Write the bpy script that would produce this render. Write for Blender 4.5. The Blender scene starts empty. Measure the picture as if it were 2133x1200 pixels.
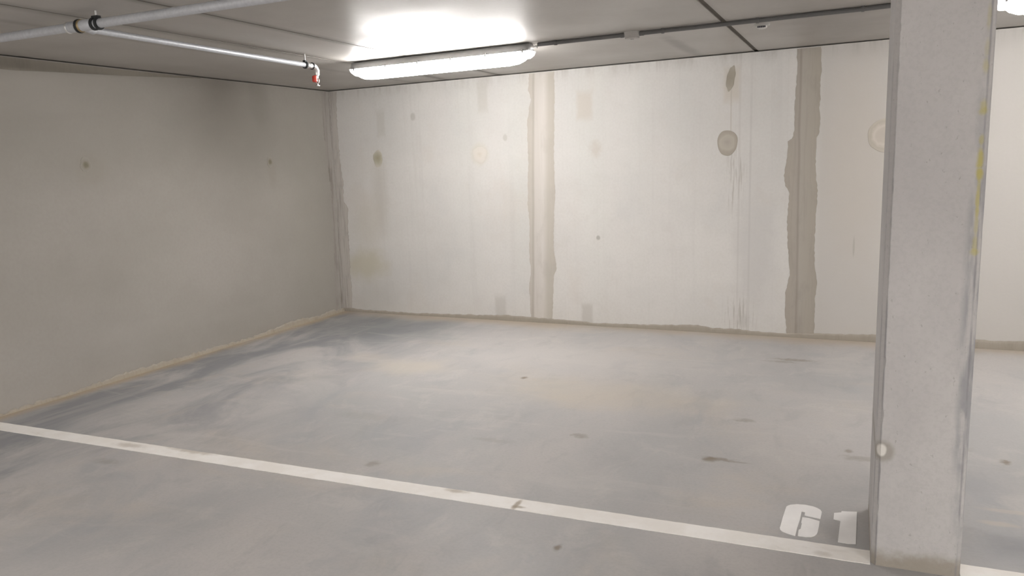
import bpy, bmesh, math, random
from mathutils import Vector, Matrix, noise as mnoise
random.seed(7)
SC = bpy.context.scene
COL = SC.collection

# ------------------------------------------------------------------ dimensions (metres)
L, D, H = 5.418, 7.473, 2.474          # left wall at x=-L, back wall starts at y=D, ceiling height
SKEW = -0.0281                          # back wall is slightly out of square
XR, YF = 9.0, -9.0                      # far ends of the garage, outside the photo

# ------------------------------------------------------------------ node helper
class G:
    def __init__(s, name, rough=0.8, spec=0.3, metal=0.0):
        s.m = bpy.data.materials.new(name); s.m.use_nodes = True
        s.nt = s.m.node_tree; s.n = s.nt.nodes; s.l = s.nt.links
        s.b = s.n['Principled BSDF']
        s.b.inputs['Roughness'].default_value = rough
        s.b.inputs['Specular IOR Level'].default_value = spec
        s.b.inputs['Metallic'].default_value = metal
        s.tc = s.n.new('ShaderNodeTexCoord'); s.P = s.tc.outputs['Object']; s.UV = s.tc.outputs['UV']
    def _in(s, sock, v):
        if hasattr(v, 'is_output'): s.l.new(v, sock)
        elif isinstance(v, (tuple, list)) and sock.type == 'RGBA': sock.default_value = (*v[:3], 1)
        else: sock.default_value = v
    def math(s, op, a, b=0.0, clamp=False):
        n = s.n.new('ShaderNodeMath'); n.operation = op; n.use_clamp = clamp
        s._in(n.inputs[0], a); s._in(n.inputs[1], b); return n.outputs[0]
    def vm(s, op, a, b=(0,0,0), out=0):
        n = s.n.new('ShaderNodeVectorMath'); n.operation = op
        s._in(n.inputs[0], a); s._in(n.inputs[1], b); return n.outputs[out]
    def sep(s, v):
        n = s.n.new('ShaderNodeSeparateXYZ'); s._in(n.inputs[0], v); return n.outputs
    def noise(s, sc=(1,1,1), detail=4, rough=.55, off=(0,0,0), dist=0.0, vec=None):
        v = s.vm('MULTIPLY', vec or s.P, sc); v = s.vm('ADD', v, off)
        n = s.n.new('ShaderNodeTexNoise'); n.inputs['Scale'].default_value = 1
        n.inputs['Detail'].default_value = detail; n.inputs['Roughness'].default_value = rough
        n.inputs['Distortion'].default_value = dist
        s.l.new(v, n.inputs['Vector']); return n.outputs['Fac']
    def smooth(s, v, lo, hi, a=0.0, b=1.0):
        n = s.n.new('ShaderNodeMapRange'); n.interpolation_type = 'SMOOTHSTEP'
        s._in(n.inputs[0], v); n.inputs[1].default_value = lo; n.inputs[2].default_value = hi
        n.inputs[3].default_value = a; n.inputs[4].default_value = b; return n.outputs[0]
    def mix(s, f, a, b, mode='MIX'):
        n = s.n.new('ShaderNodeMix'); n.data_type = 'RGBA'; n.blend_type = mode
        s._in(n.inputs[0], f); s._in(n.inputs[6], a); s._in(n.inputs[7], b); return n.outputs[2]
    def spot(s, c, r, soft=.35, wob=.35, nsc=6, box=False, amt=1.0):
        """soft edged stain: centre c, radii r (0 = unused axis)"""
        S = tuple(1/x if x else 0 for x in r)
        v = s.vm('MULTIPLY', s.vm('SUBTRACT', s.P, c), S)
        if box:
            a = s.vm('ABSOLUTE', v); o = s.sep(a)
            d = s.math('MAXIMUM', s.math('MAXIMUM', o[0], o[1]), o[2])
        else: d = s.vm('LENGTH', v, out=1)
        if wob:
            k = s.noise((nsc,)*3, 3, off=(c[0]*7.3, c[1]*3.1, c[2]*5.7))
            d = s.math('ADD', d, s.math('MULTIPLY', s.math('SUBTRACT', k, .5), wob*2))
        return s.smooth(d, 1+soft, 1-soft, 0.0, amt)
    def col(s, c): s._in(s.b.inputs['Base Color'], c); return s
    def bump(s, h, strength=.15, dist=.01):
        n = s.n.new('ShaderNodeBump'); n.inputs['Strength'].default_value = strength
        n.inputs['Distance'].default_value = dist
        s.l.new(h, n.inputs['Height']); s.l.new(n.outputs[0], s.b.inputs['Normal']); return s

def plain(name, c, rough=.5, spec=.4, metal=0.0, var=.12, sc=30):
    g = G(name, rough, spec, metal)
    k = g.noise((sc,)*3, 3)
    g.col(g.mix(k, tuple(x*(1-var) for x in c), tuple(min(1, x*(1+var)) for x in c)))
    return g.m

# ------------------------------------------------------------------ materials
def mat_wall_back():
    g = G('wall_concrete_pale', .85, .2)
    cloud = g.noise((.55, 1, .8), 5, .6)
    c = g.mix(g.smooth(cloud, .3, .7), (.540, .53, .510), (.602, .587, .563))
    tint = g.noise((1.7, 1, 1.3), 4, .6, (2, 0, 7))
    c = g.mix(g.smooth(tint, .52, .70, 0, .35), c, (.535, .495, .45))
    c = g.mix(g.smooth(tint, .46, .30, 0, .30), c, (.50, .505, .50))
    # vertical run marks of the formwork, stronger in the lower half
    runs = g.noise((9, 1, .35), 4, .6, (3, 0, 0))
    c = g.mix(g.smooth(runs, .52, .75, 0, .2), c, (.45, .435, .425))
    runs2 = g.noise((28, 1, .25), 3, .6, (9, 0, 4))
    c = g.mix(g.smooth(runs2, .58, .74, 0, .12), c, (.41, .395, .375))
    fine = g.noise((45, 45, 45), 3, .6)
    c = g.mix(g.smooth(fine, .35, .7, 0, .12), c, (.40, .385, .36))
    P = g.sep(g.P)
    # wall colour darkened past the last joint to offset too bright lamplight
    c = g.mix(g.smooth(P[0], 4.95, 5.1, 0, .8), c, (.455, .437, .412))
    # grubby drips at the top edge
    top = g.smooth(P[2], H-.14, H-.01)
    drip = g.smooth(g.noise((7, 1, .8), 5, .75, (0, 0, 2), .5), .44, .66)
    c = g.mix(g.math('MULTIPLY', g.math('MULTIPLY', top, drip), .38), c, (.33, .305, .275))
    mott = g.noise((6, 6, 6), 4, .65, (5, 5, 5))
    c = g.mix(g.smooth(mott, .5, .72, 0, .16), c, (.47, .445, .42))
    S = lambda cx, cz, rx, rz, colr, amt, **k: g.mix(g.spot((cx, 0, cz), (rx, 0, rz), amt=amt, **k), c, colr)
    c = S(.36, .54, .24, .16, (.44, .41, .30), .60, soft=.6, wob=.6)       # yellowish blotch near the corner
    c = S(.42, 1.0, .20, .25, (.47, .44, .37), .35, soft=.7, wob=.5)
    c = S(.45, .15, .35, .25, (.42, .41, .38), .35, soft=.7, wob=.5)
    c = S(.60, 1.35, .09, .35, (.42, .395, .35), .40, soft=.7, wob=.3)     # drip below a plug
    c = S(1.07, 2.13, .03, .04, (.38, .36, .33), .6, wob=.4)
    c = S(2.137, 1.863, .022, .03, (.40, .38, .35), .6, wob=.4)
    c = S(3.096, .87, .02, .022, (.30, .28, .25), .7, wob=.4)
    c = S(3.081, 1.714, .055, .07, (.46, .415, .37), .55, soft=.6, wob=.8, nsc=20)
    c = S(1.844, 1.709, .10, .11, (.52, .49, .42), .5, soft=.3)
    c = S(1.844, 1.709, .045, .05, (.47, .43, .36), .5, soft=.5)
    c = S(1.90, 2.27, .055, .135, (.44, .42, .385), .5, soft=.35, wob=.22, nsc=14, box=True)
    c = S(.66, 2.08, .05, .13, (.42, .40, .36), .4, soft=.35, wob=.22, nsc=14, box=True)
    c = S(2.978, 2.12, .075, .125, (.47, .42, .37), .55, soft=.35, wob=.22, nsc=14, box=True)
    c = S(2.972, .10, .055, .11, (.41, .39, .36), .55, soft=.35, wob=.22, nsc=14, box=True)
    c = S(2.02, .12, .06, .13, (.40, .385, .36), .5, soft=.35, wob=.22, nsc=14, box=True)
    c = S(4.335, 2.21, .065, .14, (.49, .45, .39), .6, soft=.35, wob=.22, nsc=14, box=True)
    # black scuffs right of the plug
    scr = g.smooth(g.noise((60, 1, 3), 3, .6), .50, .62)
    for cx, cz, rx, rz, a in ((4.37, 1.40, .08, .28, .55), (4.43, .17, .13, .16, .7)):
        m = g.math('MULTIPLY', g.spot((cx, 0, cz), (rx, 0, rz), soft=.5, amt=a), scr)
        c = g.mix(m, c, (.345, .318, .285))
    c = S(4.405, 1.2, .008, 1.1, (.44, .42, .40), .4, soft=.7, wob=.5, nsc=5, box=True)
    c = S(4.50, 1.05, .008, 1.1, (.42, .405, .39), .45, soft=.7, wob=.5, nsc=5, box=True)
    c = S(4.56, .75, .16, .5, (.45, .44, .43), .5, soft=.6, wob=.5)
    c = S(4.46, .13, .05, .06, (.385, .37, .35), .4, soft=.6, wob=.6, nsc=25)
    c = S(5.349, .81, .008, .08, (.33, .31, .28), .7, wob=.2)
    c = S(5.35, 1.5, .25, .8, (.47, .435, .39), .5, soft=.6)
    c = S(4.33, 1.95, .006, .25, (.42, .39, .35), .6, soft=.4, wob=.1, box=True)
    g.col(c).bump(fine, .12, .006)
    return g.m

def mat_wall_left():
    g = G('wall_concrete_grey', .85, .2)
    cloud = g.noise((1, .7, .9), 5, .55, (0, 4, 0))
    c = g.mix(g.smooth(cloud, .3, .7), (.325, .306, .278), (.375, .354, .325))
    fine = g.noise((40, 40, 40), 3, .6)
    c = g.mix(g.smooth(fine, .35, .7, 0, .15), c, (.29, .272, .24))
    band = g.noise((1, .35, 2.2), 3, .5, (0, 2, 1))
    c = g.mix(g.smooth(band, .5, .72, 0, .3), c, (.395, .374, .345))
    y = lambda u: D-u
    S = lambda u, z, ru, rz, colr, amt, **k: g.mix(g.spot((-L, y(u), z), (0, ru, rz), amt=amt, **k), c, colr)
    c = S(1.6, 2.05, .95, .42, (.265, .248, .224), .5, soft=.8, wob=.6, nsc=2.5)   # dark cloudy damp patch
    c = S(1.15, 2.3, .12, .25, (.25, .235, .21), .45, soft=.7, wob=.6)
    c = S(.45, .9, .45, 1.3, (.32, .305, .27), .45, soft=.8, wob=.5)
    c = S(3.13, 1.69, .13, .11, (.30, .275, .235), .35, soft=.5, wob=.5)
    c = S(1.05, 1.62, .06, .15, (.30, .275, .235), .35, soft=.6, wob=.4)
    g.col(c).bump(fine, .10, .006)
    return g.m

def mat_ceiling():
    g = G('ceiling_smooth_concrete', .42, .5)
    cloud = g.noise((.8, .5, 1), 5, .6)
    c = g.mix(g.smooth(cloud, .3, .7), (.40, .38, .355), (.465, .445, .42))
    fine = g.noise((35, 35, 35), 3, .6)
    c = g.mix(g.smooth(fine, .4, .7, 0, .12), c, (.34, .32, .30))
    # stained strip and dark smears along the planks
    c = g.mix(g.spot((-1.366, 6.7, H), (.05, .65, 0), soft=.7, wob=.5, amt=.55), c, (.17, .16, .15))
    c = g.mix(g.spot((-.25, 6.3, H), (.30, .8, 0), soft=.8, wob=.5, amt=.35), c, (.20, .19, .18))
    c = g.mix(g.spot((-4.0, 2.5, H), (.25, .35, 0), soft=.8, wob=.5, amt=.4), c, (.40, .38, .355))
    for x, r, a in ((-3.321, .045, .85), (-3.913, .06, .75), (-.888, .03, .4), (-4.3, .04, .4)):
        c = g.mix(g.math('MULTIPLY', g.spot((x, 0, 0), (r, 0, 0), soft=.9, wob=.25, nsc=3), g.math('MULTIPLY', g.smooth(g.noise((3, 1.5, 1), 3, off=(x, 0, 0)), .2, .6, .5, 1), a)), c, (.19, .175, .155))
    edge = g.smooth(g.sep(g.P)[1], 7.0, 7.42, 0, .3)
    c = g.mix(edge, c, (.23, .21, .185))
    g._in(g.b.inputs['Roughness'], g.smooth(g.noise((1.1, .9, 1), 3, .5, (7, 2, 0)), .35, .65, .34, .52))
    g.col(c).bump(g.noise((2.2, 1.4, 2), 3, .5), .06, .02)
    return g.m

def mat_floor():
    g = G('floor_power_floated_concrete', .55, .35)
    P = g.sep(g.P)
    cloud = g.noise((.9, .6, 1), 6, .6, (5, 1, 0), .4)
    c = g.mix(g.smooth(cloud, .3, .68), (.392, .388, .386), (.478, .457, .443))
    warm = g.noise((.7, 1.3, 1), 5, .6, (1, 9, 0), .6)
    c = g.mix(g.smooth(warm, .52, .72, 0, .6), c, (.495, .45, .398))
    cool = g.noise((1.6, .9, 1), 5, .62, (11, 3, 0), .8)
    c = g.mix(g.smooth(cool, .52, .72, 0, .5), c, (.325, .334, .35))
    mid = g.noise((4.5, 2.6, 1), 5, .65, (7, 5, 2), .6)
    c = g.mix(g.smooth(mid, .50, .70, 0, .38), c, (.335, .33, .33))
    mid2 = g.noise((3.2, 2.2, 1), 5, .65, (1, 8, 6), .8)
    c = g.mix(g.smooth(mid2, .52, .70, 0, .40), c, (.54, .515, .485))
    fine = g.noise((60, 60, 60), 3, .65)
    c = g.mix(g.smooth(fine, .4, .7, 0, .2), c, (.32, .31, .30))
    # darker bluish blotches, thickest within two metres of the left wall
    bl = g.noise((1.5, .75, 1), 5, .62, (2, 7, 0), 1.0)
    near = g.smooth(P[0], -2.9, -4.6)
    m = g.math('MULTIPLY', near, g.smooth(bl, .38, .60))
    c = g.mix(g.math('MULTIPLY', m, .85), c, (.235, .242, .255))
    pale = g.noise((2.2, 1.0, 1), 5, .6, (8, 2, 0), 1.2)
    c = g.mix(g.math('MULTIPLY', near, g.smooth(pale, .56, .68, 0, .6)), c, (.42, .39, .36))
    S = lambda cx, cy, rx, ry, colr, amt, **k: g.mix(g.spot((cx, cy, 0), (rx, ry, 0), amt=amt, **k), c, colr)
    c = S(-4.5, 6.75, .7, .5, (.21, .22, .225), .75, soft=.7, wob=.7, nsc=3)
    c = S(-3.30, 5.45, .28, .22, (.54, .49, .41), .5, soft=.7, wob=.7, nsc=4)
    c = S(-3.85, 5.6, .2, .12, (.50, .455, .39), .4, soft=.7, wob=.7, nsc=4)
    c = S(-1.7, 5.2, .7, .3, (.52, .465, .38), .4, soft=.8, wob=.7, nsc=3)
    c = S(-2.0, 6.1, .9, .4, (.52, .50, .48), .35, soft=.8, wob=.6, nsc=3)
    # sand swept along the foot of both walls
    dw = g.math('ADD', P[0], L)
    dw = g.math('ADD', dw, g.math('MULTIPLY', g.noise((2.5, 2.5, 2.5), 4, .6), .16))
    c = g.mix(g.smooth(dw, .26, .10, 0, .8), c, (.46, .36, .24))
    yb = g.math('SUBTRACT', g.math('ADD', g.math('MULTIPLY', g.math('ADD', P[0], L), SKEW), D), P[1])
    yb2 = g.math('ADD', yb, g.math('MULTIPLY', g.noise((1.3, 1.3, 1.3), 4, .6, (4, 4, 4)), .5))
    c = g.mix(g.smooth(yb2, .60, .22, 0, .75), c, (.43, .355, .27))
    # brown rust / oil marks
    for cx, cy, rx, ry, a in ((-1.489, 4.291, .040, .030, .5), (-1.46, 4.27, .03, .02, .4), (-.66, 4.175, .075, .022, .7), (-.705, 4.15, .035, .035, .8), (-.57, 4.16, .06, .012, .4),
                              (-.62, 4.877, .055, .03, .45), (-2.409, 3.49, .035, .035, .5), (-.46, 6.50, .13, .035, .6), (-.55, 6.42, .10, .03, .4),
                              (-1.95, 4.05, .10, .03, .2), (0.03, 4.42, .08, .03, .4), (-.03, 4.52, .015, .03, .6), (-2.294, 5.388, .02, .03, .9),
                              (.705, 4.605, .02, .03, .9), (-1.12, 2.93, .014, .025, .9), (.45, 4.75, .10, .03, .4),
                              (-2.9, 4.2, .2, .06, .15), (-3.9, 3.0, .08, .03, .3)):
        c = S(cx, cy, rx, ry, (.215, .18, .135), a, soft=.7, wob=1.1, nsc=26)
    c = S(.62, 3.95, .10, .02, (.52, .47, .40), .45, soft=.5, wob=.6, nsc=12)
    c = S(.58, 3.80, .07, .025, (.53, .475, .385), .45, soft=.5, wob=.6, nsc=12)
    c = S(.66, 3.60, .14, .11, (.26, .265, .275), .7, soft=.6, wob=.8, nsc=6)
    # curved faint trowel and tyre scratches
    sc = g.noise((1.0, 5, 1), 4, .6, (0, 0, 3), 1.2)
    c = g.mix(g.smooth(sc, .55, .72, 0, .30), c, (.52, .50, .475))
    sk = g.noise((7, .7, 1), 4, .6, (6, 0, 1), .8)
    c = g.mix(g.math('MULTIPLY', near, g.smooth(sk, .56, .68, 0, .45)), c, (.42, .40, .39))
    g._in(g.b.inputs['Roughness'], g.smooth(cloud, .3, .7, .48, .66))
    g.col(c).bump(g.noise((9, 9, 9), 5, .6), .07, .01)
    return g.m

def mat_paint():
    g = G('worn_white_floor_paint', .6, .35)
    k = g.noise((5, 5, 5), 5, .65)
    c = g.mix(g.smooth(k, .35, .65), (.84, .81, .765), (.90, .88, .85))
    k2 = g.noise((2.2, 8, 1), 5, .7, (3, 1, 0), .5)
    c = g.mix(g.smooth(k2, .60, .74, 0, .4), c, (.58, .535, .47))
    for cx, cy, rx, ry, a in ((-1.45, 3.27, .012, .05, .8), (-1.43, 3.245, .03, .012, .7), (-1.80, 3.31, .05, .02, .55),
                              (-3.55, 3.30, .16, .03, .5), (-4.0, 3.24, .1, .03, .4), (-.1, 3.26, .03, .02, .3)):
        c = g.mix(g.spot((cx, cy, 0), (rx, ry, 0), soft=.6, wob=.7, nsc=20, amt=a), c, (.34, .28, .20))
    g.col(c).bump(g.noise((40, 40, 40), 3), .08, .004)
    return g.m

def mat_pillar():
    g = G('pillar_concrete', .75, .3)
    cloud = g.noise((2.2, 2.2, .9), 5, .6)
    c = g.mix(g.smooth(cloud, .3, .7), (.45, .435, .43), (.525, .51, .50))
    fine = g.noise((70, 70, 70), 3, .6)
    c = g.mix(g.smooth(fine, .4, .7, 0, .2), c, (.34, .33, .325))
    pit = g.noise((80, 80, 44), 2, .5, (4, 4, 4))
    c = g.mix(g.smooth(pit, .70, .77, 0, .42), c, (.25, .23, .212))
    P = g.sep(g.P)
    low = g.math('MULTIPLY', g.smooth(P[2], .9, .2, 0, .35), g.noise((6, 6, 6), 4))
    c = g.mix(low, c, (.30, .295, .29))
    # damp brown tide mark at the foot
    h = g.math('SUBTRACT', P[2], g.math('MULTIPLY', g.noise((9, 9, 9), 4, .65), .10))
    c = g.mix(g.math('MULTIPLY', g.smooth(h, .035, -.02), .7), c, (.25, .215, .16))
    # grey scuffs on the right arris, lower half
    sc = g.math('MULTIPLY', g.spot((.135, -.0, .95), (.028, 0, .75), soft=.6, wob=.4, nsc=8, amt=.7), g.smooth(g.noise((25, 25, 5), 3), .38, .6))
    c = g.mix(sc, c, (.24, .245, .26))
    # thin broken dark lines along the chamfer arrises
    brk = g.smooth(g.noise((10, 10, 4), 4, .65, (2, 2, 2)), .36, .6)
    for x, y, a in ((-.1365, 0, .55), (.1375, 0, .6), (-.1535, -.262, .5), (.1535, -.262, .4)):
        c = g.mix(g.math('MULTIPLY', g.spot((x, y, 0), (.0035, 0 if not y else .004, 0), soft=.6, wob=.3, nsc=20, amt=a), brk), c, (.22, .215, .225))
    # yellow paint traces along the right arris
    for z, rz, rx, a in ((2.03, .04, .006, .3), (1.93, .03, .007, .25), (1.87, .025, .008, .4), (1.735, .022, .010, .5), (1.72, .012, .014, .35), (1.62, .018, .007, .5),
                         (1.555, .032, .010, .8), (1.505, .022, .011, .8), (1.42, .06, .006, .65), (1.33, .04, .006, .4), (1.26, .03, .008, .45), (1.235, .010, .016, .45)):
        c = g.mix(g.spot((.130, 0, z), (rx, 0, rz), soft=.6, wob=.7, nsc=40, amt=a), c, (.44, .385, .10))
    # chipped pale patch with damp halo, left arris
    c = g.mix(g.spot((-.125, 0, .47), (.034, 0, .042), soft=.3, wob=.3, nsc=15, amt=.6), c, (.26, .235, .19))
    c = g.mix(g.spot((-.132, 0, .472), (.016, 0, .024), soft=.25, wob=.3, nsc=20, amt=1), c, (.66, .64, .60))
    g.col(c).bump(g.math('ADD', fine, g.math('MULTIPLY', g.smooth(pit, .69, .76), -1.2)), .2, .004)
    return g.m

def mat_mortar(name, stops, streak, streak_amt=.4):
    """mortar band: colour runs across the band (UV x), with vertical trowel streaks"""
    g = G(name, .9, .15)
    uv = g.sep(g.UV)
    w = g.math('ADD', uv[0], g.math('MULTIPLY', g.math('SUBTRACT', g.noise((4, 4, 1.2), 4, .6), .5), .10))
    r = g.n.new('ShaderNodeValToRGB'); cr = r.color_ramp
    cr.elements[0].position = stops[0][0]; cr.elements[0].color = (*stops[0][1], 1)
    cr.elements[1].position = stops[-1][0]; cr.elements[1].color = (*stops[-1][1], 1)
    for p, c in stops[1:-1]:
        e = cr.elements.new(p); e.color = (*c, 1)
    g.l.new(w, r.inputs[0])
    st = g.noise((45, 45, 2.2), 4, .65)
    c = g.mix(g.smooth(st, .48, .68, 0, streak_amt), r.outputs[0], streak)
    bl = g.noise((7, 7, 3), 4, .6, (3, 3, 3))
    c = g.mix(g.smooth(bl, .5, .7, 0, .3), c, tuple(x*.82 for x in streak))
    g.col(c).bump(st, .15, .006)
    return g.m

M = dict(
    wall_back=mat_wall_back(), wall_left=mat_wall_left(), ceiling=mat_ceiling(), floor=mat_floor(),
    paint=mat_paint(), pillar=mat_pillar(),
    mortar_pale=mat_mortar('pale_mortar', [(0, (.46, .425, .38)), (.12, (.47, .437, .395)), (.19, (.40, .365, .325)), (.27, (.53, .50, .468)),
                                           (.60, (.56, .53, .497)), (.80, (.46, .432, .385)), (1, (.445, .415, .365))], (.48, .447, .405), .3),
    mortar_dark=mat_mortar('dark_mortar', [(0, (.36, .328, .288)), (.34, (.35, .32, .285)), (.39, (.285, .258, .228)), (.45, (.365, .337, .302)),
                                           (1, (.335, .307, .265))], (.30, .275, .243), .4),
    mortar_grey=mat_mortar('grey_mortar', [(0, (.45, .425, .395)), (.5, (.455, .43, .40)), (.90, (.44, .412, .38)), (1, (.38, .352, .32))], (.275, .252, .225), .6),
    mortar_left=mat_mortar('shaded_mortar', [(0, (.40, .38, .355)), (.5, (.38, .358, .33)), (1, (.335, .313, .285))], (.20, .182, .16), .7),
    skirting=mat_mortar('dirty_mortar_bed', [(0, (.285, .257, .218)), (1, (.335, .305, .262))], (.235, .21, .175), .22),
    skirting_pale=mat_mortar('sandy_mortar_bed', [(0, (.38, .335, .265)), (1, (.385, .355, .31))], (.31, .265, .20), .4),
    bed=mat_mortar('dark_wall_top_strip', [(0, (.235, .215, .185)), (1, (.265, .243, .21))], (.20, .18, .155), .3),
    galv=plain('galvanised_steel', (.56, .58, .615), .42, .5, .35, .18, 60),
    black=plain('black_rubber', (.025, .027, .028), .6, .3),
    zinc=plain('bright_zinc', (.75, .75, .74), .28, .5, .8, .08),
    brass=plain('dull_brass', (.42, .33, .19), .4, .5, .7),
    red=plain('red_plastic', (.62, .06, .035), .35, .5),
    housing=plain('grey_polyester', (.36, .36, .36), .5, .4),
    white=plain('white_plastic', (.72, .71, .69), .45, .4),
    steel=plain('stainless_clip', (.35, .35, .35), .35, .5, .6),
    conduit=plain('grey_pvc', (.16, .16, .16), .5, .35),
    jbox=plain('light_grey_pvc', (.50, .49, .47), .5, .35),
    dark=plain('dark_glass', (.03, .03, .05), .3, .5),
    far=plain('plain_concrete', (.45, .43, .40), .85, .2, 0, .1, 2),
)
def mat_plug(name, stops, r0):
    g = G(name, .9, .15)
    d = g.vm('LENGTH', g.P, out=1)
    d = g.math('ADD', g.math('DIVIDE', d, r0), g.math('MULTIPLY', g.math('SUBTRACT', g.noise((25,)*3, 4), .5), .35))
    r = g.n.new('ShaderNodeValToRGB'); cr = r.color_ramp
    cr.elements[0].position = stops[0][0]; cr.elements[0].color = (*stops[0][1], 1)
    cr.elements[1].position = stops[-1][0]; cr.elements[1].color = (*stops[-1][1], 1)
    for p, c in stops[1:-1]:
        e = cr.elements.new(p); e.color = (*c, 1)
    g.l.new(d, r.inputs[0]); g.col(r.outputs[0]); return g.m

def mat_glow(name, c, strength):
    g = G(name, .4, .3); g.col((.9, .9, .88))
    g.b.inputs['Emission Color'].default_value = (*c, 1); g.b.inputs['Emission Strength'].default_value = strength
    return g.m
M['diffuser'] = mat_glow('lit_diffuser', (1, .968, .945), 33)
M['endglow'] = mat_glow('lit_diffuser_end', (1, .968, .945), 2.6)

# ------------------------------------------------------------------ mesh helpers
def link(o, parent=None, **props):
    COL.objects.link(o)
    if parent: o.parent = parent
    for k, v in props.items(): o[k] = v
    return o
def mesh(name, bm, mat, parent=None, smooth=False, **props):
    me = bpy.data.meshes.new(name)
    bmesh.ops.recalc_face_normals(bm, faces=bm.faces)
    bm.to_mesh(me); bm.free()
    me.materials.append(mat)
    if smooth:
        for p in me.polygons: p.use_smooth = True
        me.set_sharp_from_angle(angle=math.radians(38))
    return link(bpy.data.objects.new(name, me), parent, **props)
def empty(name, loc, rz=0, **props):
    o = bpy.data.objects.new(name, None); o.empty_display_size = .1
    o.location = loc; o.rotation_euler = (0, 0, rz)
    return link(o, None, **props)
def box(bm, a, b):
    vs = [bm.verts.new((x, y, z)) for x in (a[0], b[0]) for y in (a[1], b[1]) for z in (a[2], b[2])]
    for f in ((0,1,3,2), (4,6,7,5), (0,4,5,1), (2,3,7,6), (0,2,6,4), (1,5,7,3)): bm.faces.new([vs[i] for i in f])
def rounded_box(a, b, r, seg=2):
    bm = bmesh.new(); box(bm, a, b)
    bmesh.ops.bevel(bm, geom=bm.edges[:], offset=r, segments=seg, affect='EDGES', profile=.5)
    return bm
def tube(bm, pts, r, n=16, cap=True):
    """sweep a circle through pts; r a number or one radius per point"""
    pts = [Vector(p) for p in pts]; rings = []
    rr = r if isinstance(r, (list, tuple)) else [r]*len(pts)
    for i, p in enumerate(pts):
        t = (pts[min(i+1, len(pts)-1)] - pts[max(i-1, 0)]).normalized()
        ref = Vector((0, 0, 1)) if abs(t.z) < .75 else Vector((1, 0, 0))
        if i == 0: u = t.cross(ref).normalized()
        else: u = (u - t*u.dot(t)).normalized()
        v = t.cross(u)
        rings.append([bm.verts.new(p + rr[i]*(math.cos(2*math.pi*k/n)*u + math.sin(2*math.pi*k/n)*v)) for k in range(n)])
    for A, B in zip(rings, rings[1:]):
        for k in range(n): bm.faces.new((A[k], A[(k+1) % n], B[(k+1) % n], B[k]))
    if cap: bm.faces.new(rings[0][::-1]); bm.faces.new(rings[-1])
def ring(bm, c, axis, r0, r1, w, n=20):
    """flat collar of outer radius r1, width w, with rounded shoulders"""
    c, a = Vector(c), Vector(axis).normalized()
    tube(bm, [c-a*w/2, c-a*w/2, c-a*w*.3, c+a*w*.3, c+a*w/2, c+a*w/2][1:5], [r1*.93, r1, r1, r1*.93], n)
def interp(pts, z):
    pts = sorted(pts, key=lambda p: p[1])
    if z <= pts[0][1]: return pts[0][0]
    for (x0, z0), (x1, z1) in zip(pts, pts[1:]):
        if z <= z1: return x0 + (x1-x0)*(z-z0)/max(1e-6, z1-z0)
    return pts[-1][0]
def vband(name, left, right, z0, z1, t, mat, parent, plane='back', n=110, nu=6, jit=.004, width=None):
    """trowelled mortar band with ragged edges, t thick, standing on its wall"""
    bm = bmesh.new(); uvl = bm.loops.layers.uv.new('UVMap'); U = {}
    rows = []
    for i in range(n+1):
        z = z0 + (z1-z0)*i/n
        a = interp(left, z) + random.uniform(-jit, jit); b = interp(right, z) + random.uniform(-jit, jit)
        row = []
        for k in range(nu+1):
            f = k/nu; u = a + (b-a)*f
            d = t*(1 if 0 < k < nu else .25) * (1 + .25*mnoise.noise((u*9, z*2.5, 1.7)))
            co = (u, -d, z) if plane == 'back' else (-L+d, D-u, z)
            if width:                         # colour bands keep parallel to the straight right edge
                b0, b1 = interp(right, z0), interp(right, z1)
                f = min(1, max(0, 1-(b0+(b1-b0)*(z-z0)/(z1-z0)-u)/width))
            v = bm.verts.new(co); U[v] = (f, z); row.append(v)
        for k in (0, nu):
            v = row[k]; co = v.co.copy()
            if plane == 'back': co.y = .01
            else: co.x = -L-.01
            w = bm.verts.new(co); U[w] = U[v]
            if k == 0: row.insert(0, w)
            else: row.append(w)
        rows.append(row)
    for A, B in zip(rows, rows[1:]):
        for k in range(len(A)-1):
            f = bm.faces.new((A[k], A[k+1], B[k+1], B[k]))
    for f in bm.faces:
        for lp in f.loops: lp[uvl].uv = U[lp.vert]
    return mesh(name, bm, mat, parent)
def hband(name, top, u0, u1, t, mat, parent=None, plane='back', n=260, jit=.004, **props):
    """low mortar bed along the foot of a wall, ragged upper edge"""
    bm = bmesh.new(); uvl = bm.loops.layers.uv.new('UVMap'); U = {}; rows = []
    for i in range(n+1):
        u = u0 + (u1-u0)*i/n
        h = max(.006, interp([(z, uu) for uu, z in top], u) + random.uniform(-jit, jit) + .006*mnoise.noise((u*6, 3.3, 0)))
        tt = t*(1+.35*mnoise.noise((u*3, 0, 5)))
        row = []
        for d, z in ((tt*1.5, -.004), (tt*1.2, h*.35), (tt, h*.75), (tt*.45, h), (-.008, h*1.01)):
            co = (u, -d, z) if plane == 'back' else (-L+d, D-u, z)
            v = bm.verts.new(co); U[v] = (max(0, z)/max(h, .001), u); row.append(v)
        rows.append(row)
    for A, B in zip(rows, rows[1:]):
        for k in range(4): bm.faces.new((A[k], A[k+1], B[k+1], B[k]))
    for f in bm.faces:
        for lp in f.loops: lp[uvl].uv = U[lp.vert]
    return mesh(name, bm, mat, parent, **props)
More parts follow.
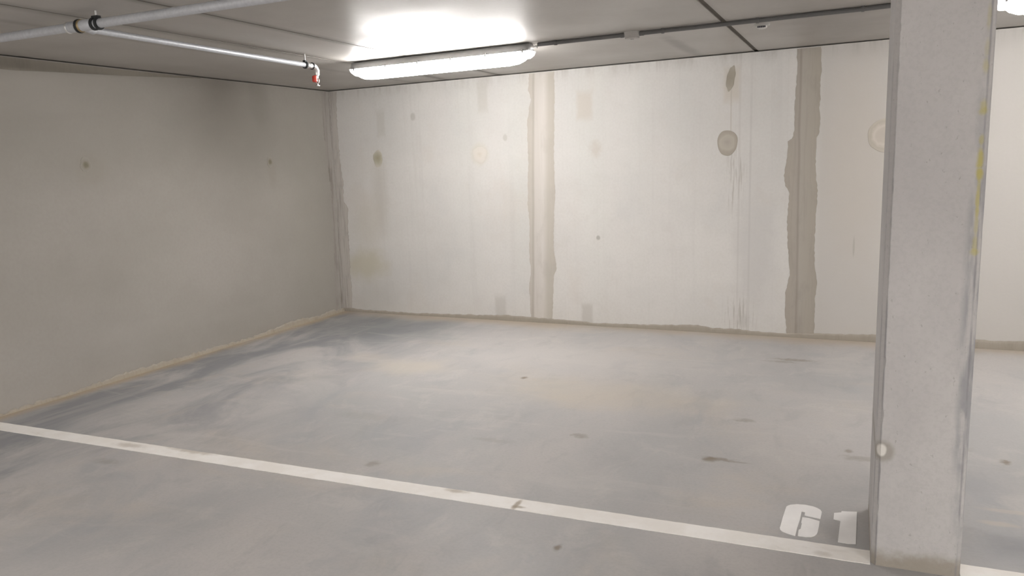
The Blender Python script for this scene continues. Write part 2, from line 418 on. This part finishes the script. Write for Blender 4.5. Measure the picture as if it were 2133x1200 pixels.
def plug(parent, loc, rx, rz, t, mat, plane='back', wob=.12, n=36, **props):
    """filled tie hole: a thin dished disc of filler on the wall"""
    bm = bmesh.new(); s = random.uniform(0, 50)
    rings = []
    for f, d in ((0, t*.35), (.35, t*.55), (.6, t*.9), (.85, t), (1, t*.3), (1.01, -.004)):
        rg = []
        for k in range(n):
            a = 2*math.pi*k/n; w = 1 + wob*mnoise.noise((math.cos(a)*1.6+s, math.sin(a)*1.6, s))*1.6
            x, z = rx*f*w*math.cos(a), rz*f*w*math.sin(a)
            rg.append(bm.verts.new((x, -d, z) if plane == 'back' else (d, -x, z)))
            if f == 0: break
        rings.append(rg)
    for k in range(n): bm.faces.new((rings[0][0], rings[1][k], rings[1][(k+1) % n]))
    for A, B in zip(rings[1:], rings[2:]):
        for k in range(n): bm.faces.new((A[k], A[(k+1) % n], B[(k+1) % n], B[k]))
    o = mesh('tie_hole_plug', bm, mat, parent, True, **props); o.location = loc
    return o

# ================================================================== THE SETTING
bm = bmesh.new(); box(bm, (-L-.3, YF-.3, -.2), (XR+.3, D+.5, 0))
floor = mesh('floor', bm, M['floor'], kind='structure')

# ceiling: precast planks with open joints between them
bm = bmesh.new()
joints = [(-4.33-2.43, .012), (-3.913, .016), (-3.321, .020), (-.888, .034), (1.55, .03), (3.98, .03), (6.41, .03)]
edges = [-L-.3] + [j for j, w in joints[1:]] + [XR+.3]
wid = [0] + [w for j, w in joints[1:]] + [0]
for i in range(len(edges)-1):
    a, b = edges[i]+wid[i]/2, edges[i+1]-wid[i+1]/2
    vs0 = len(bm.verts)
    box(bm, (a, YF-.3, H), (b, D+.5, H+.16))
box(bm, (-L-.3, YF-.3, H+.03), (XR+.3, D+.5, H+.2))
ceiling = mesh('ceiling', bm, M['ceiling'], kind='structure')

seal = plain('dark_joint_filler', (.15, .138, .122), .9, .1, 0, .25, 12)
for jx_, jw in joints[1:]:
    bm = bmesh.new(); box(bm, (jx_-jw/2-.001, YF, H+(.0012 if jw < .025 else .008)), (jx_+jw/2+.001, D+.45, H+.029))
    mesh('joint_filler', bm, seal, ceiling)
WB = math.atan(SKEW); WLEN = 14.5
bm = bmesh.new(); box(bm, (-.3, 0, 0), (WLEN, .22, H-.008))
wall_back = mesh('wall_back', bm, M['wall_back'], kind='structure')
wall_back.location = (-L, D, 0); wall_back.rotation_euler = (0, 0, WB)
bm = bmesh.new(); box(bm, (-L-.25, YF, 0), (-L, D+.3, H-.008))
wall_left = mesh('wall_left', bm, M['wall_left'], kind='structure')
bm = bmesh.new(); box(bm, (XR, YF, 0), (XR+.25, D+.4, H))
mesh('wall_right', bm, M['far'], kind='structure')
bm = bmesh.new(); box(bm, (-L-.25, YF-.25, 0), (XR+.25, YF, H))
mesh('wall_front', bm, M['far'], kind='structure')

# mortar bands over the panel joints of the back wall and up the corner
J1L = [(2.418, 2.466), (2.403, 2.304), (2.431, 2.22), (2.407, 2.135), (2.382, 1.985), (2.381, 1.8), (2.384, 1.627), (2.362, 1.216), (2.38, 0.962), (2.362, 0.725), (2.377, 0.519), (2.351, 0.366), (2.363, 0.068), (2.361, 0.013)]
J1R = [(2.679, 2.466), (2.677, 2.194), (2.661, 1.787), (2.657, 1.617), (2.661, 1.292), (2.643, 1.095), (2.629, 0.762), (2.66, 0.561), (2.627, 0.492), (2.6, 0.045), (2.599, 0.006)]
J2L = [(4.862, 2.47), (4.857, 2.385), (4.87, 2.357), (4.87, 2.303), (4.859, 2.155), (4.854, 1.998), (4.853, 1.8), (4.843, 1.729), (4.805, 1.706), (4.807, 1.602), (4.804, 1.586), (4.781, 1.412), (4.794, 1.329), (4.831, 1.267), (4.822, 1.152), (4.814, 1.007), (4.833, 0.71), (4.848, 0.559), (4.816, 0.392), (4.817, 0.207), (4.832, 0.06), (4.833, 0.004)]
J2R = [(5.044, 2.467), (5.058, 2.264), (5.045, 2.188), (5.053, 2.032), (5.047, 1.986), (5.055, 1.868), (5.054, 1.758), (5.036, 1.735), (5.033, 1.601), (5.029, 1.469), (5.053, 1.279), (5.047, 1.101), (5.041, 0.909), (5.045, 0.648), (5.072, 0.502), (5.058, 0.333), (5.061, 0.074), (5.063, 0.001)]
CR = [(0.1, 2.473), (0.085, 2.154), (0.089, 1.735), (0.112, 1.469), (0.101, 1.256), (0.155, 1.191), (0.134, 0.932), (0.136, 0.714), (0.126, 0.439), (0.133, 0.272), (0.111, 0.003)]
CL = [(0.145, 2.476), (0.15, 2.154), (0.13, 1.739), (0.085, 1.369), (0.104, 0.832), (0.141, 0.29), (0.155, 0.015)]
zt = H-.016
j = vband('mortar_joint', J1L, J1R, .03, zt, .005, M['mortar_pale'], wall_back, width=.265); j['label'] = 'pale mortar band with tan edges below the lit lamp'
j = vband('mortar_joint', J2L, J2R, .02, zt, .006, M['mortar_dark'], wall_back, width=.25); j['label'] = 'dark brownish grey mortar band near the pillar'
j = vband('mortar_joint', [(0.0, 0), (0.0, 3)], CR, .03, zt, .004, M['mortar_grey'], wall_back, jit=.006); j['label'] = 'streaked grey mortar up the corner'
j = vband('mortar_joint', [(0.0, 0), (0.0, 3)], CL, .03, zt, .003, M['mortar_left'], wall_left, plane='left', jit=.008); j['label'] = 'streaked grey mortar up the corner'

# mortar bed along the foot of the walls
BB = [(0.026, 0.044), (0.294, 0.029), (0.937, 0.022), (1.543, 0.036), (2.112, 0.055), (2.383, 0.049), (2.994, 0.037), (3.004, 0.023), (3.347, 0.038), (3.815, 0.05), (4.039, 0.063), (4.171, 0.043), (4.429, 0.045), (4.563, 0.035), (4.801, 0.032), (5.078, 0.049), (5.308, 0.055), (5.56, 0.066), (6.264, 0.071), (6.428, 0.074), (6.598, 0.077)]
LB = [(4.089, 0.018), (3.722, 0.022), (3.308, 0.03), (2.985, 0.045), (2.688, 0.04), (2.309, 0.03), (1.892, 0.028), (1.569, 0.02), (1.285, 0.035), (0.9, 0.06), (0.7, 0.05), (0.5, 0.03), (0.3, 0.055), (0.145, 0.035), (0, .03)]
b = hband('baseboard_back', BB, .0, 14.3, .010, M['skirting'], n=420, kind='structure')
b.location = wall_back.location; b.rotation_euler = wall_back.rotation_euler
hband('baseboard_left', LB, .0, 9.0, .014, M['skirting_pale'], plane='left', n=320, jit=.010, kind='structure')
# dark strip on the left wall under the ceiling, thinning out towards the corner
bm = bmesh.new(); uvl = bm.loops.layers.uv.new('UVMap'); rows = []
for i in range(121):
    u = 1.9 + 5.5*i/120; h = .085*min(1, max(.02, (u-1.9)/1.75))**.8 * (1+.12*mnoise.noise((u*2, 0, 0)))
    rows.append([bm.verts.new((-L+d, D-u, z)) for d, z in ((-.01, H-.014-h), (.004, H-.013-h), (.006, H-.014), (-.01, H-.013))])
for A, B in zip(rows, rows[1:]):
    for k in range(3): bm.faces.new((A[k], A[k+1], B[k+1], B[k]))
mesh('dark_strip_1', bm, M['bed'], kind='structure')

# filled tie holes
ringdark = mat_plug('plug_ring_filler', [(0, (.35, .322, .283)), (.30, (.39, .36, .318)), (.6, (.41, .38, .332)), (.8, (.36, .33, .285)), (1, (.345, .317, .272))], .10)
ringpale = mat_plug('plug_pale_filler', [(0, (.46, .42, .375)), (.45, (.47, .43, .38)), (.62, (.53, .49, .44)), (.85, (.43, .395, .34)), (1, (.46, .425, .37))], .125)
olive = mat_plug('plug_olive_filler', [(0, (.335, .31, .225)), (.4, (.37, .345, .265)), (.8, (.45, .425, .36)), (1, (.50, .475, .42))], .085)
olive_dark = mat_plug('plug_dark_filler', [(0, (.20, .183, .135)), (.35, (.225, .207, .165)), (.6, (.30, .28, .245)), (1, (.335, .315, .28))], .05)
cream = mat_plug('plug_cream_filler', [(0, (.54, .50, .44)), (.35, (.585, .55, .50)), (.7, (.575, .545, .50)), (1, (.55, .52, .465))], .10)
umber = mat_plug('plug_umber_filler', [(0, (.30, .272, .23)), (.6, (.325, .297, .25)), (1, (.36, .332, .285))], .09)
plug(wall_back, (4.302, -.002, 1.717), .088, .110, .004, ringdark, wob=.06)['label'] = 'dark ring shaped filler plug'
plug(wall_back, (5.545, -.002, 1.720), .125, .130, .004, ringpale, wob=.06)['label'] = 'pale ring shaped filler plug half behind the pillar'
plug(wall_back, (.597, -.002, 1.716), .062, .090, .003, olive, wob=.18)['label'] = 'olive brown filler plug near the corner'
plug(wall_back, (1.844, -.002, 1.709), .075, .085, .003, cream, wob=.15)['label'] = 'faint cream filler plug'
o = plug(wall_back, (4.325, -.002, 2.265), .034, .105, .003, umber, wob=.15); o.rotation_euler = (0, .16, 0); o['label'] = 'brown leaf shaped filler smear'
plug(wall_left, (-L+.002, D-3.175, 1.715), .050, .055, .0012, olive_dark, plane='left', wob=.12)['label'] = 'brown filler plug'
plug(wall_left, (-L+.002, D-1.069, 1.712), .040, .055, .0012, olive_dark, plane='left', wob=.12)['label'] = 'small brown filler plug'

# ================================================================== PILLAR
def make_pillar():
    rx, ry, ch = .1535, .28, .018
    prof = [(-rx+ch, -ry), (rx-ch, -ry), (rx, -ry+ch), (rx, ry-ch), (rx-ch, ry), (-rx+ch, ry), (-rx, ry-ch), (-rx, -ry+ch)]
    bm = bmesh.new(); n = 200; rows = []
    for i in range(n+1):
        z = (H+.01)*i/n; row = []
        for k, (x, y) in enumerate(prof):
            chip = max(0, mnoise.noise((z*14, k*3.1, 2.2)) - .12)*.011 + .0022*mnoise.noise((z*38, k*5.7, 9))
            s = 1 if k in (0, 1, 4, 5) else 0
            dx = -math.copysign(chip, x) if s else 0; dy = 0 if s else -math.copysign(chip, y)
            row.append(bm.verts.new((x+dx, y+dy, z)))
        rows.append(row)
    for A, B in zip(rows, rows[1:]):
        for k in range(8): bm.faces.new((A[k], A[(k+1) % 8], B[(k+1) % 8], B[k]))
    bm.faces.new(rows[0][::-1]); bm.faces.new(rows[-1])
    return bm
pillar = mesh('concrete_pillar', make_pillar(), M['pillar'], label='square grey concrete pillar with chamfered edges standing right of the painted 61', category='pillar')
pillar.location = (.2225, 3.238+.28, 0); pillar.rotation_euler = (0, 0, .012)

# ================================================================== FLOOR PAINT
def strip(x0, x1, n):
    bm = bmesh.new(); rows = []
    for i in range(n+1):
        x = x0 + (x1-x0)*i/n
        y0 = 3.2314 + .0133*x + random.uniform(-.0015, .0015); y1 = 3.3501 + .0133*x + random.uniform(-.0015, .0015)
        rows.append([bm.verts.new(c) for c in ((x, y0, -.001), (x, y0, .002), (x, y1, .002), (x, y1, -.001))])
    for A, B in zip(rows, rows[1:]):
        for k in range(3): bm.faces.new((A[k], A[k+1], B[k+1], B[k]))
    return bm
mesh('bay_line', strip(-L+.02, .072, 160), M['paint'], label='long worn white painted floor line from left wall to the pillar', category='floor marking', group='white bay lines on the floor')
mesh('bay_line', strip(.381, 3.2, 60), M['paint'], label='short white painted floor line starting right of the pillar', category='floor marking', group='white bay lines on the floor')

def digit(polys, parent, label, mat):
    bm = bmesh.new()
    for p in polys:
        lo = [bm.verts.new((x, y, -.001)) for x, y in p]; hi = [bm.verts.new((x, y, .002)) for x, y in p]
        bm.faces.new(hi)
        for k in range(len(p)): bm.faces.new((lo[k], lo[(k+1) % len(p)], hi[(k+1) % len(p)], hi[k]))
    o = mesh('digit', bm, mat, parent); o['label'] = label
    o.matrix_parent_inverse = parent.matrix_basis.inverted()
    return o
SIXA = [(-0.215, 3.384), (-0.243, 3.394), (-0.27, 3.408), (-0.279, 3.423), (-0.282, 3.44), (-0.281, 3.462), (-0.28, 3.542), (-0.277, 3.629), (-0.275, 3.672), (-0.269, 3.687), (-0.26, 3.699), (-0.233, 3.716), (-0.197, 3.722), (-0.163, 3.716), (-0.144, 3.704), (-0.131, 3.689), (-0.124, 3.669), (-0.124, 3.652), (-0.126, 3.59), (-0.192, 3.604), (-0.193, 3.64), (-0.207, 3.642), (-0.208, 3.556), (-0.213, 3.466)]
SIXB = [(-0.2, 3.582), (-0.173, 3.582), (-0.128, 3.566), (-0.128, 3.51), (-0.13, 3.454), (-0.132, 3.436), (-0.137, 3.419), (-0.143, 3.408), (-0.154, 3.397), (-0.175, 3.39), (-0.205, 3.388), (-0.206, 3.447), (-0.199, 3.459), (-0.198, 3.515), (-0.201, 3.524)]
ONE = [(-0.073, 3.675), (-0.044, 3.692), (-0.043, 3.706), (-0.019, 3.711), (0.02, 3.722), (0.02, 3.59), (0.019, 3.394), (-0.013, 3.385), (-0.049, 3.388), (-0.047, 3.504), (-0.045, 3.6), (-0.073, 3.606)]
num = empty('bay_number', (-.13, 3.55, 0), label='white stencilled number 61 painted on the floor beside the pillar', category='floor marking')
stencil = plain('stencil_white_paint', (.88, .865, .85), .6, .35, 0, .06, 18)
digit([SIXA, SIXB], num, 'stencilled 6 with a narrow gap down its middle', stencil)
digit([ONE], num, 'stencilled 1 next to the pillar', stencil)

# ================================================================== LAMPS
def lamp_half(z):  # half width of the diffuser bowl at depth z below the housing (0..1)
    return .066*math.sqrt(max(0, 1-(z*.96)**2.6))
def make_lamp():
    """batten luminaire along x, length 1.62, top at z=0 against the ceiling"""
    hl = .81
    root = empty('batten_lamp', (0, 0, 0))
    # housing: trapezoid tray
    bm = bmesh.new(); secs = []
    for x, k in ((-hl+.012, .86), (-hl+.03, 1), (hl-.03, 1), (hl-.012, .86)):
        secs.append([bm.verts.new((x, y*k, z)) for y, z in ((-.036, -.006), (-.045, -.016), (-.062, -.050), (-.066, -.060), (.066, -.060), (.062, -.050), (.045, -.016), (.036, -.006))])
    for A, B in zip(secs, secs[1:]):
        for k in range(8): bm.faces.new((A[k], A[(k+1) % 8], B[(k+1) % 8], B[k]))
    bm.faces.new(secs[0]); bm.faces.new(secs[-1][::-1])
    mesh('housing', bm, M['housing'], root)
    for x in (-.5, .5):
        bm = bmesh.new(); box(bm, (x-.03, -.025, -.008), (x+.03, .025, .0005))
        mesh('ceiling_bracket', bm, M['steel'], root)
    # diffuser bowl with tapered ends
    bm = bmesh.new(); n = 14; secs = []
    ends = [(-hl+.055, .50), (-hl+.075, .72), (-hl+.12, .92), (-hl+.2, 1.0), (hl-.2, 1.0), (hl-.12, .92), (hl-.075, .72), (hl-.055, .50)]
    for x, k in ends:
        sec = []
        for i in range(n+1):
            a = math.pi*i/n
            y = -math.cos(a)*.066*(.9+.1*k); z = -.061 - .088*k*math.sin(a)**.75
            sec.append(bm.verts.new((x, y, z)))
        secs.append(sec)
    for A, B in zip(secs, secs[1:]):
        for k in range(n): bm.faces.new((A[k], A[k+1], B[k+1], B[k]))
    bm.faces.new(secs[0]); bm.faces.new(secs[-1])
    mesh('diffuser', bm, M['diffuser'], root, True)
    for s in (-1, 1):
        bm = bmesh.new(); cs = []
        for x, k in ((hl-.056, .60), (hl-.03, .60), (hl-.008, .42), (hl, .18)):
            cs.append([bm.verts.new((s*x, -math.cos(math.pi*i/10)*.064*(.75+.25*min(1, k/.6)), -.058-.088*k*math.sin(math.pi*i/10)**.75)) for i in range(11)])
        for A, B in zip(cs, cs[1:]):
            for k in range(10): bm.faces.new((A[k], A[k+1], B[k+1], B[k]))
        bm.faces.new(cs[0]); bm.faces.new(cs[-1])
        for A, B in zip(cs, cs[1:]): bm.faces.new((A[0], A[10], B[10], B[0]))
        mesh('end_cap', bm, M['endglow'], root, True)
    for x in (-.755, -.45, -.15, .15, .45, .755):
        for s in (-1, 1):
            bm = rounded_box((x-.007, s*.069-.003, -.074), (x+.007, s*.069+.003, -.046), .002, 1)
            mesh('clip', bm, M['steel'], root)
    bm = bmesh.new(); tube(bm, [(hl-.014, 0, -.032), (hl+.01, 0, -.032)], .014, 12); tube(bm, [(hl+.01, 0, -.032), (hl+.036, 0, -.032)], .011, 12)
    mesh('cable_gland', bm, M['white'], root)
    return root
def copy_tree(o, parent=None):
    c = o.copy(); COL.objects.link(c); c.parent = parent
    for ch in list(o.children): copy_tree(ch, c)
    return c
LY = lambda x: 5.685 - .030*(x+3.07)
lamp = make_lamp()
lamp.location = (-3.07, LY(-3.07), H); lamp.rotation_euler = (0, 0, -.030)
lamp['label'] = 'lit white batten ceiling lamp between the red sprinkler tip and the conduit'; lamp['category'] = 'lamp'; lamp['group'] = 'batten ceiling lamps'
lamp2 = copy_tree(lamp)
lamp2.location = (1.44, LY(1.44), H)
dim = bpy.data.materials['lit_diffuser'].copy(); dim.name = 'lit_diffuser_dim'  # second lamp's glow turned down so the wall beside it stays darker
dim.node_tree.nodes['Principled BSDF'].inputs['Emission Strength'].default_value = 25
for ch in lamp2.children:
    if ch.name.startswith('diffuser'):
        ch.data = ch.data.copy(); ch.data.materials[0] = dim
lamp2['label'] = 'lit batten ceiling lamp at the top right corner, right of the pillar'

# ================================================================== SPRINKLER PIPE
PZ, BX, BZ = H-.065, -3.79, H-.080
py = lambda x: 3.102 + .016*(x+3.7)          # the main runs a touch out of square
bx = lambda y: -3.795 - .033*(y-3.1)
PY = py(BX)
pipe = empty('sprinkler_pipe', (BX, PY, PZ), label='galvanised sprinkler pipe under the ceiling with a branch ending in a red tipped head', category='pipe')
def part(name, bm, mat, parent=pipe, root=pipe, smooth=True, **p):
    o = mesh(name, bm, mat, parent, smooth, **p)
    if parent is root: o.matrix_parent_inverse = Matrix.Translation(root.location).inverted()
    return o
MX = Vector((1, .016, 0)).normalized(); BY = Vector((-.033, 1, 0)).normalized()
onm = lambda x: (x, py(x), PZ)
onb = lambda y, dz=0: (bx(y), y, BZ+dz)
bm = bmesh.new(); tube(bm, [onm(x) for x in (-L+.002, -4.6, -3.2, XR-.05)], .0235, 20); part('main_pipe', bm, M['galv'])
bm = bmesh.new(); tube(bm, [onb(PY+.02), onb(PY+.5), onb(5.14)], .0175, 16); part('branch_pipe', bm, M['galv'])
bm = bmesh.new()
tube(bm, [onm(x) for x in (BX-.11, BX-.105, BX+.06, BX+.065)], [.026, .029, .029, .026], 20)
tube(bm, [(BX, PY, PZ-.003), onb(PY+.06), onb(PY+.065)], [.025, .024, .021], 18)
part('tee', bm, M['galv'])
bm = bmesh.new(); ring(bm, onm(-3.905), MX, 0, .031, .012); part('end_ring', bm, M['zinc'], label='bright ring at the end of the tee')
bm = bmesh.new(); ring(bm, onm(-3.826), MX, 0, .036, .016); part('coupling', bm, M['black'], label='dark coupling ring')
bm = bmesh.new(); ring(bm, onm(-3.811), MX, 0, .033, .014); part('coupling', bm, M['brass'], label='brass coloured coupling ring')
def hanger(c, axis, r, gap):
    c = Vector(c); a = Vector(axis)
    bm = bmesh.new()
    for s in ((-1, 1) if gap else (0,)): ring(bm, c + a*s*gap/2, a, 0, r+.010, .016)
    box(bm, c - Vector((.022 if gap else .012, .012, -r)), c + Vector((.022 if gap else .012, .012, r+.016)))
    h = part('pipe_hanger', bm, M['black'])
    bm = bmesh.new(); tube(bm, [c + Vector((0, 0, r+.010)), (c.x, c.y, H+.001)], .005, 10)
    part('threaded_rod', bm, M['zinc'], h)
hanger(onm(-3.697), MX, .0235, .034)
hanger(onb(5.05), BY, .0175, 0)
hanger(onm(-1.3), MX, .0235, 0)
hanger(onm(1.6), MX, .0235, 0)
E0 = (bx(5.15), 5.15, BZ)
bm = bmesh.new(); tube(bm, [onb(5.068), onb(5.072), onb(5.085), onb(5.09)], [.019, .022, .022, .019], 16); part('coupling', bm, M['zinc'], label='bright coupling ring on the branch')
bm = bmesh.new(); ring(bm, onb(5.135), BY, 0, .026, .012); part('coupling', bm, M['black'], label='dark coupling ring before the elbow')
bm = bmesh.new(); el = [onb(5.095), onb(5.13)]
el += [onb(5.15+.042*math.sin(t*math.pi/12), -.042*(1-math.cos(t*math.pi/12))) for t in range(7)]
el += [onb(5.192, -.062)]
tube(bm, el, [.0205]*3+[.0215]*5+[.019]*(len(el)-8), 16); part('elbow', bm, M['zinc'])
hz = BZ-.062; hy = 5.192; E0 = onb(hy)
bm = bmesh.new(); tube(bm, [(E0[0], hy, hz+.004), (E0[0], hy, hz-.010), (E0[0], hy, hz-.014), (E0[0], hy, hz-.030)], [.013, .013, .009, .009], 12)
head = part('sprinkler_head', bm, M['zinc'])
bm = bmesh.new()
for s in (-1, 1):
    tube(bm, [(E0[0]+s*.009, hy, hz-.024), (E0[0]+s*.017, hy, hz-.038), (E0[0]+s*.014, hy, hz-.056), (E0[0]+s*.003, hy, hz-.066)], .0035, 8)
tube(bm, [(E0[0], hy, hz-.062), (E0[0], hy, hz-.078)], [.006, .006], 10)
tube(bm, [(E0[0], hy, hz-.078), (E0[0], hy, hz-.081)], [.017, .017], 20)
part('deflector', bm, M['zinc'], head)
bm = bmesh.new(); tube(bm, [(E0[0]-.012, hy-.014, hz-.004), (E0[0]-.012, hy-.014, hz-.010), (E0[0]-.012, hy-.014, hz-.048), (E0[0]-.012, hy-.014, hz-.054)], [.014, .020, .020, .012], 14)
part('protective_cap', bm, M['red'], head, label='red cap')

# ================================================================== CONDUIT, BOX, SENSOR
def cable(name, x0, x1, label):
    root = empty(name, (x0, LY(x0)+.01, H), label=label, category='conduit', group='grey conduits on the ceiling')
    bm = bmesh.new(); z = H-.0155
    pts = [(x0+(x1-x0)*i/12, LY(x0+(x1-x0)*i/12)+.012, z+.0012*mnoise.noise((i*.9, x0, 0))) for i in range(13)]
    tube(bm, pts, .0145, 12)
    part('tube', bm, M['conduit'], root, root)
    x = x0+.14
    while x < x1-.05:
        bm = bmesh.new(); y = LY(x)+.012
        tube(bm, [(x-.009, y, z), (x+.009, y, z)], .0185, 12); box(bm, (x-.009, y-.022, H-.006), (x+.009, y+.02, H))
        part('saddle_clip', bm, M['conduit'], root, root); x += .62
    return root
cable('conduit', -2.222, -1.585, 'short grey conduit on the ceiling between the left lamp and round junction box')
cable('conduit', -1.435, .622, 'long grey conduit on the ceiling from round junction box to the pillar')
jx = -1.51; jy = LY(jx)+.012
jb = empty('junction_box', (jx, jy, H), label='round pale grey junction box on the ceiling between two conduits', category='junction box')
bm = bmesh.new(); tube(bm, [(jx, jy, H+.003), (jx, jy, H-.034), (jx, jy, H-.038)], [.056, .054, .048], 32); part('body', bm, M['jbox'], jb, jb)
bm = bmesh.new(); tube(bm, [(jx, jy, H-.038), (jx, jy, H-.046), (jx, jy, H-.049)], [.050, .050, .044], 32)
lid = part('lid', bm, M['jbox'], jb, jb)
bm = bmesh.new(); tube(bm, [(jx, jy-.0, H-.049), (jx, jy, H-.052)], [.013, .012], 14); part('cover_screw', bm, M['steel'], lid)
for s in (-1, 1):
    bm = bmesh.new(); y = LY(jx+s*.06)+.012
    tube(bm, [(jx+s*.05, y, H-.0165), (jx+s*.082, y, H-.0165)], .0165, 14); part('cable_entry', bm, M['conduit'], jb, jb)
sx, sy = -.675, 5.88
se = empty('ceiling_sensor', (sx, sy, H), label='small white ceiling sensor with dark marks beside the long conduit', category='sensor')
bm = bmesh.new(); tube(bm, [(sx, sy, H), (sx, sy, H-.012), (sx, sy, H-.017)], [.052, .050, .044], 28); part('base', bm, M['jbox'], se, se)
bm = bmesh.new(); tube(bm, [(sx, sy, H-.017), (sx, sy, H-.028), (sx, sy, H-.034)], [.034, .032, .020], 24); part('cover', bm, M['white'], se, se)
for k in range(5):
    x = sx-.022+k*.011
    bm = rounded_box((x-.0038, sy-.037, H-.030), (x+.0038, sy-.028, H-.019), .001, 1); part('vent_slot', bm, M['dark'], se, se)

# ================================================================== LIGHT
def tube_light(x, y, p):
    """the garage's other ceiling tubes, behind the camera and off to the right"""
    l = bpy.data.lights.new('garage_tube', 'AREA'); l.shape = 'RECTANGLE'; l.size = 1.5; l.size_y = .12
    l.energy = p; l.color = (1, .968, .945)
    o = bpy.data.objects.new('garage_tube', l); o.location = (x, y, H-.16); COL.objects.link(o)
    for dx in (-.5, .5):                      # sideways and upward share of the bare tube
        q = bpy.data.lights.new('garage_tube_side', 'POINT'); q.energy = p*.36; q.color = l.color; q.shadow_soft_size = .07
        o = bpy.data.objects.new('garage_tube_side', q); o.location = (x+dx, y, H-.15); COL.objects.link(o)
for x, y, p in ((-3.6, -1.4, 40), (4.4, -1.5, 100), (-2.4, -6.2, 64), (1.6, -6.2, 84), (6.4, -6.2, 60)): tube_light(x, y, p)
tube_light(5.95, LY(5.95), 40)
w = bpy.data.worlds.new('World'); SC.world = w; w.use_nodes = True
w.node_tree.nodes['Background'].inputs[0].default_value = (.5, .5, .5, 1)
w.node_tree.nodes['Background'].inputs[1].default_value = .05

# ================================================================== CAMERA
cam = bpy.data.cameras.new('Camera'); co = bpy.data.objects.new('Camera', cam); COL.objects.link(co)
r = Vector((0.90686928, 0.41977244, -0.03713781)); u = Vector((-0.03745806, 0.16807352, 0.98506253)); f = Vector((-0.41974398, 0.89193183, -0.16814457))
co.matrix_world = Matrix(((r.x, u.x, -f.x, 0), (r.y, u.y, -f.y, 0), (r.z, u.z, -f.z, 1.6), (0, 0, 0, 1)))
cam.sensor_width = 36; cam.lens = 1657.466/2133*36
cam.shift_x = 40.645/2133; cam.shift_y = 26.505/2133
cam.clip_start = .05
SC.camera = co
vs = SC.view_settings; vs.view_transform = 'Standard'; vs.look = 'None'; vs.exposure = 1.2; vs.gamma = 1; vs.use_curve_mapping = False
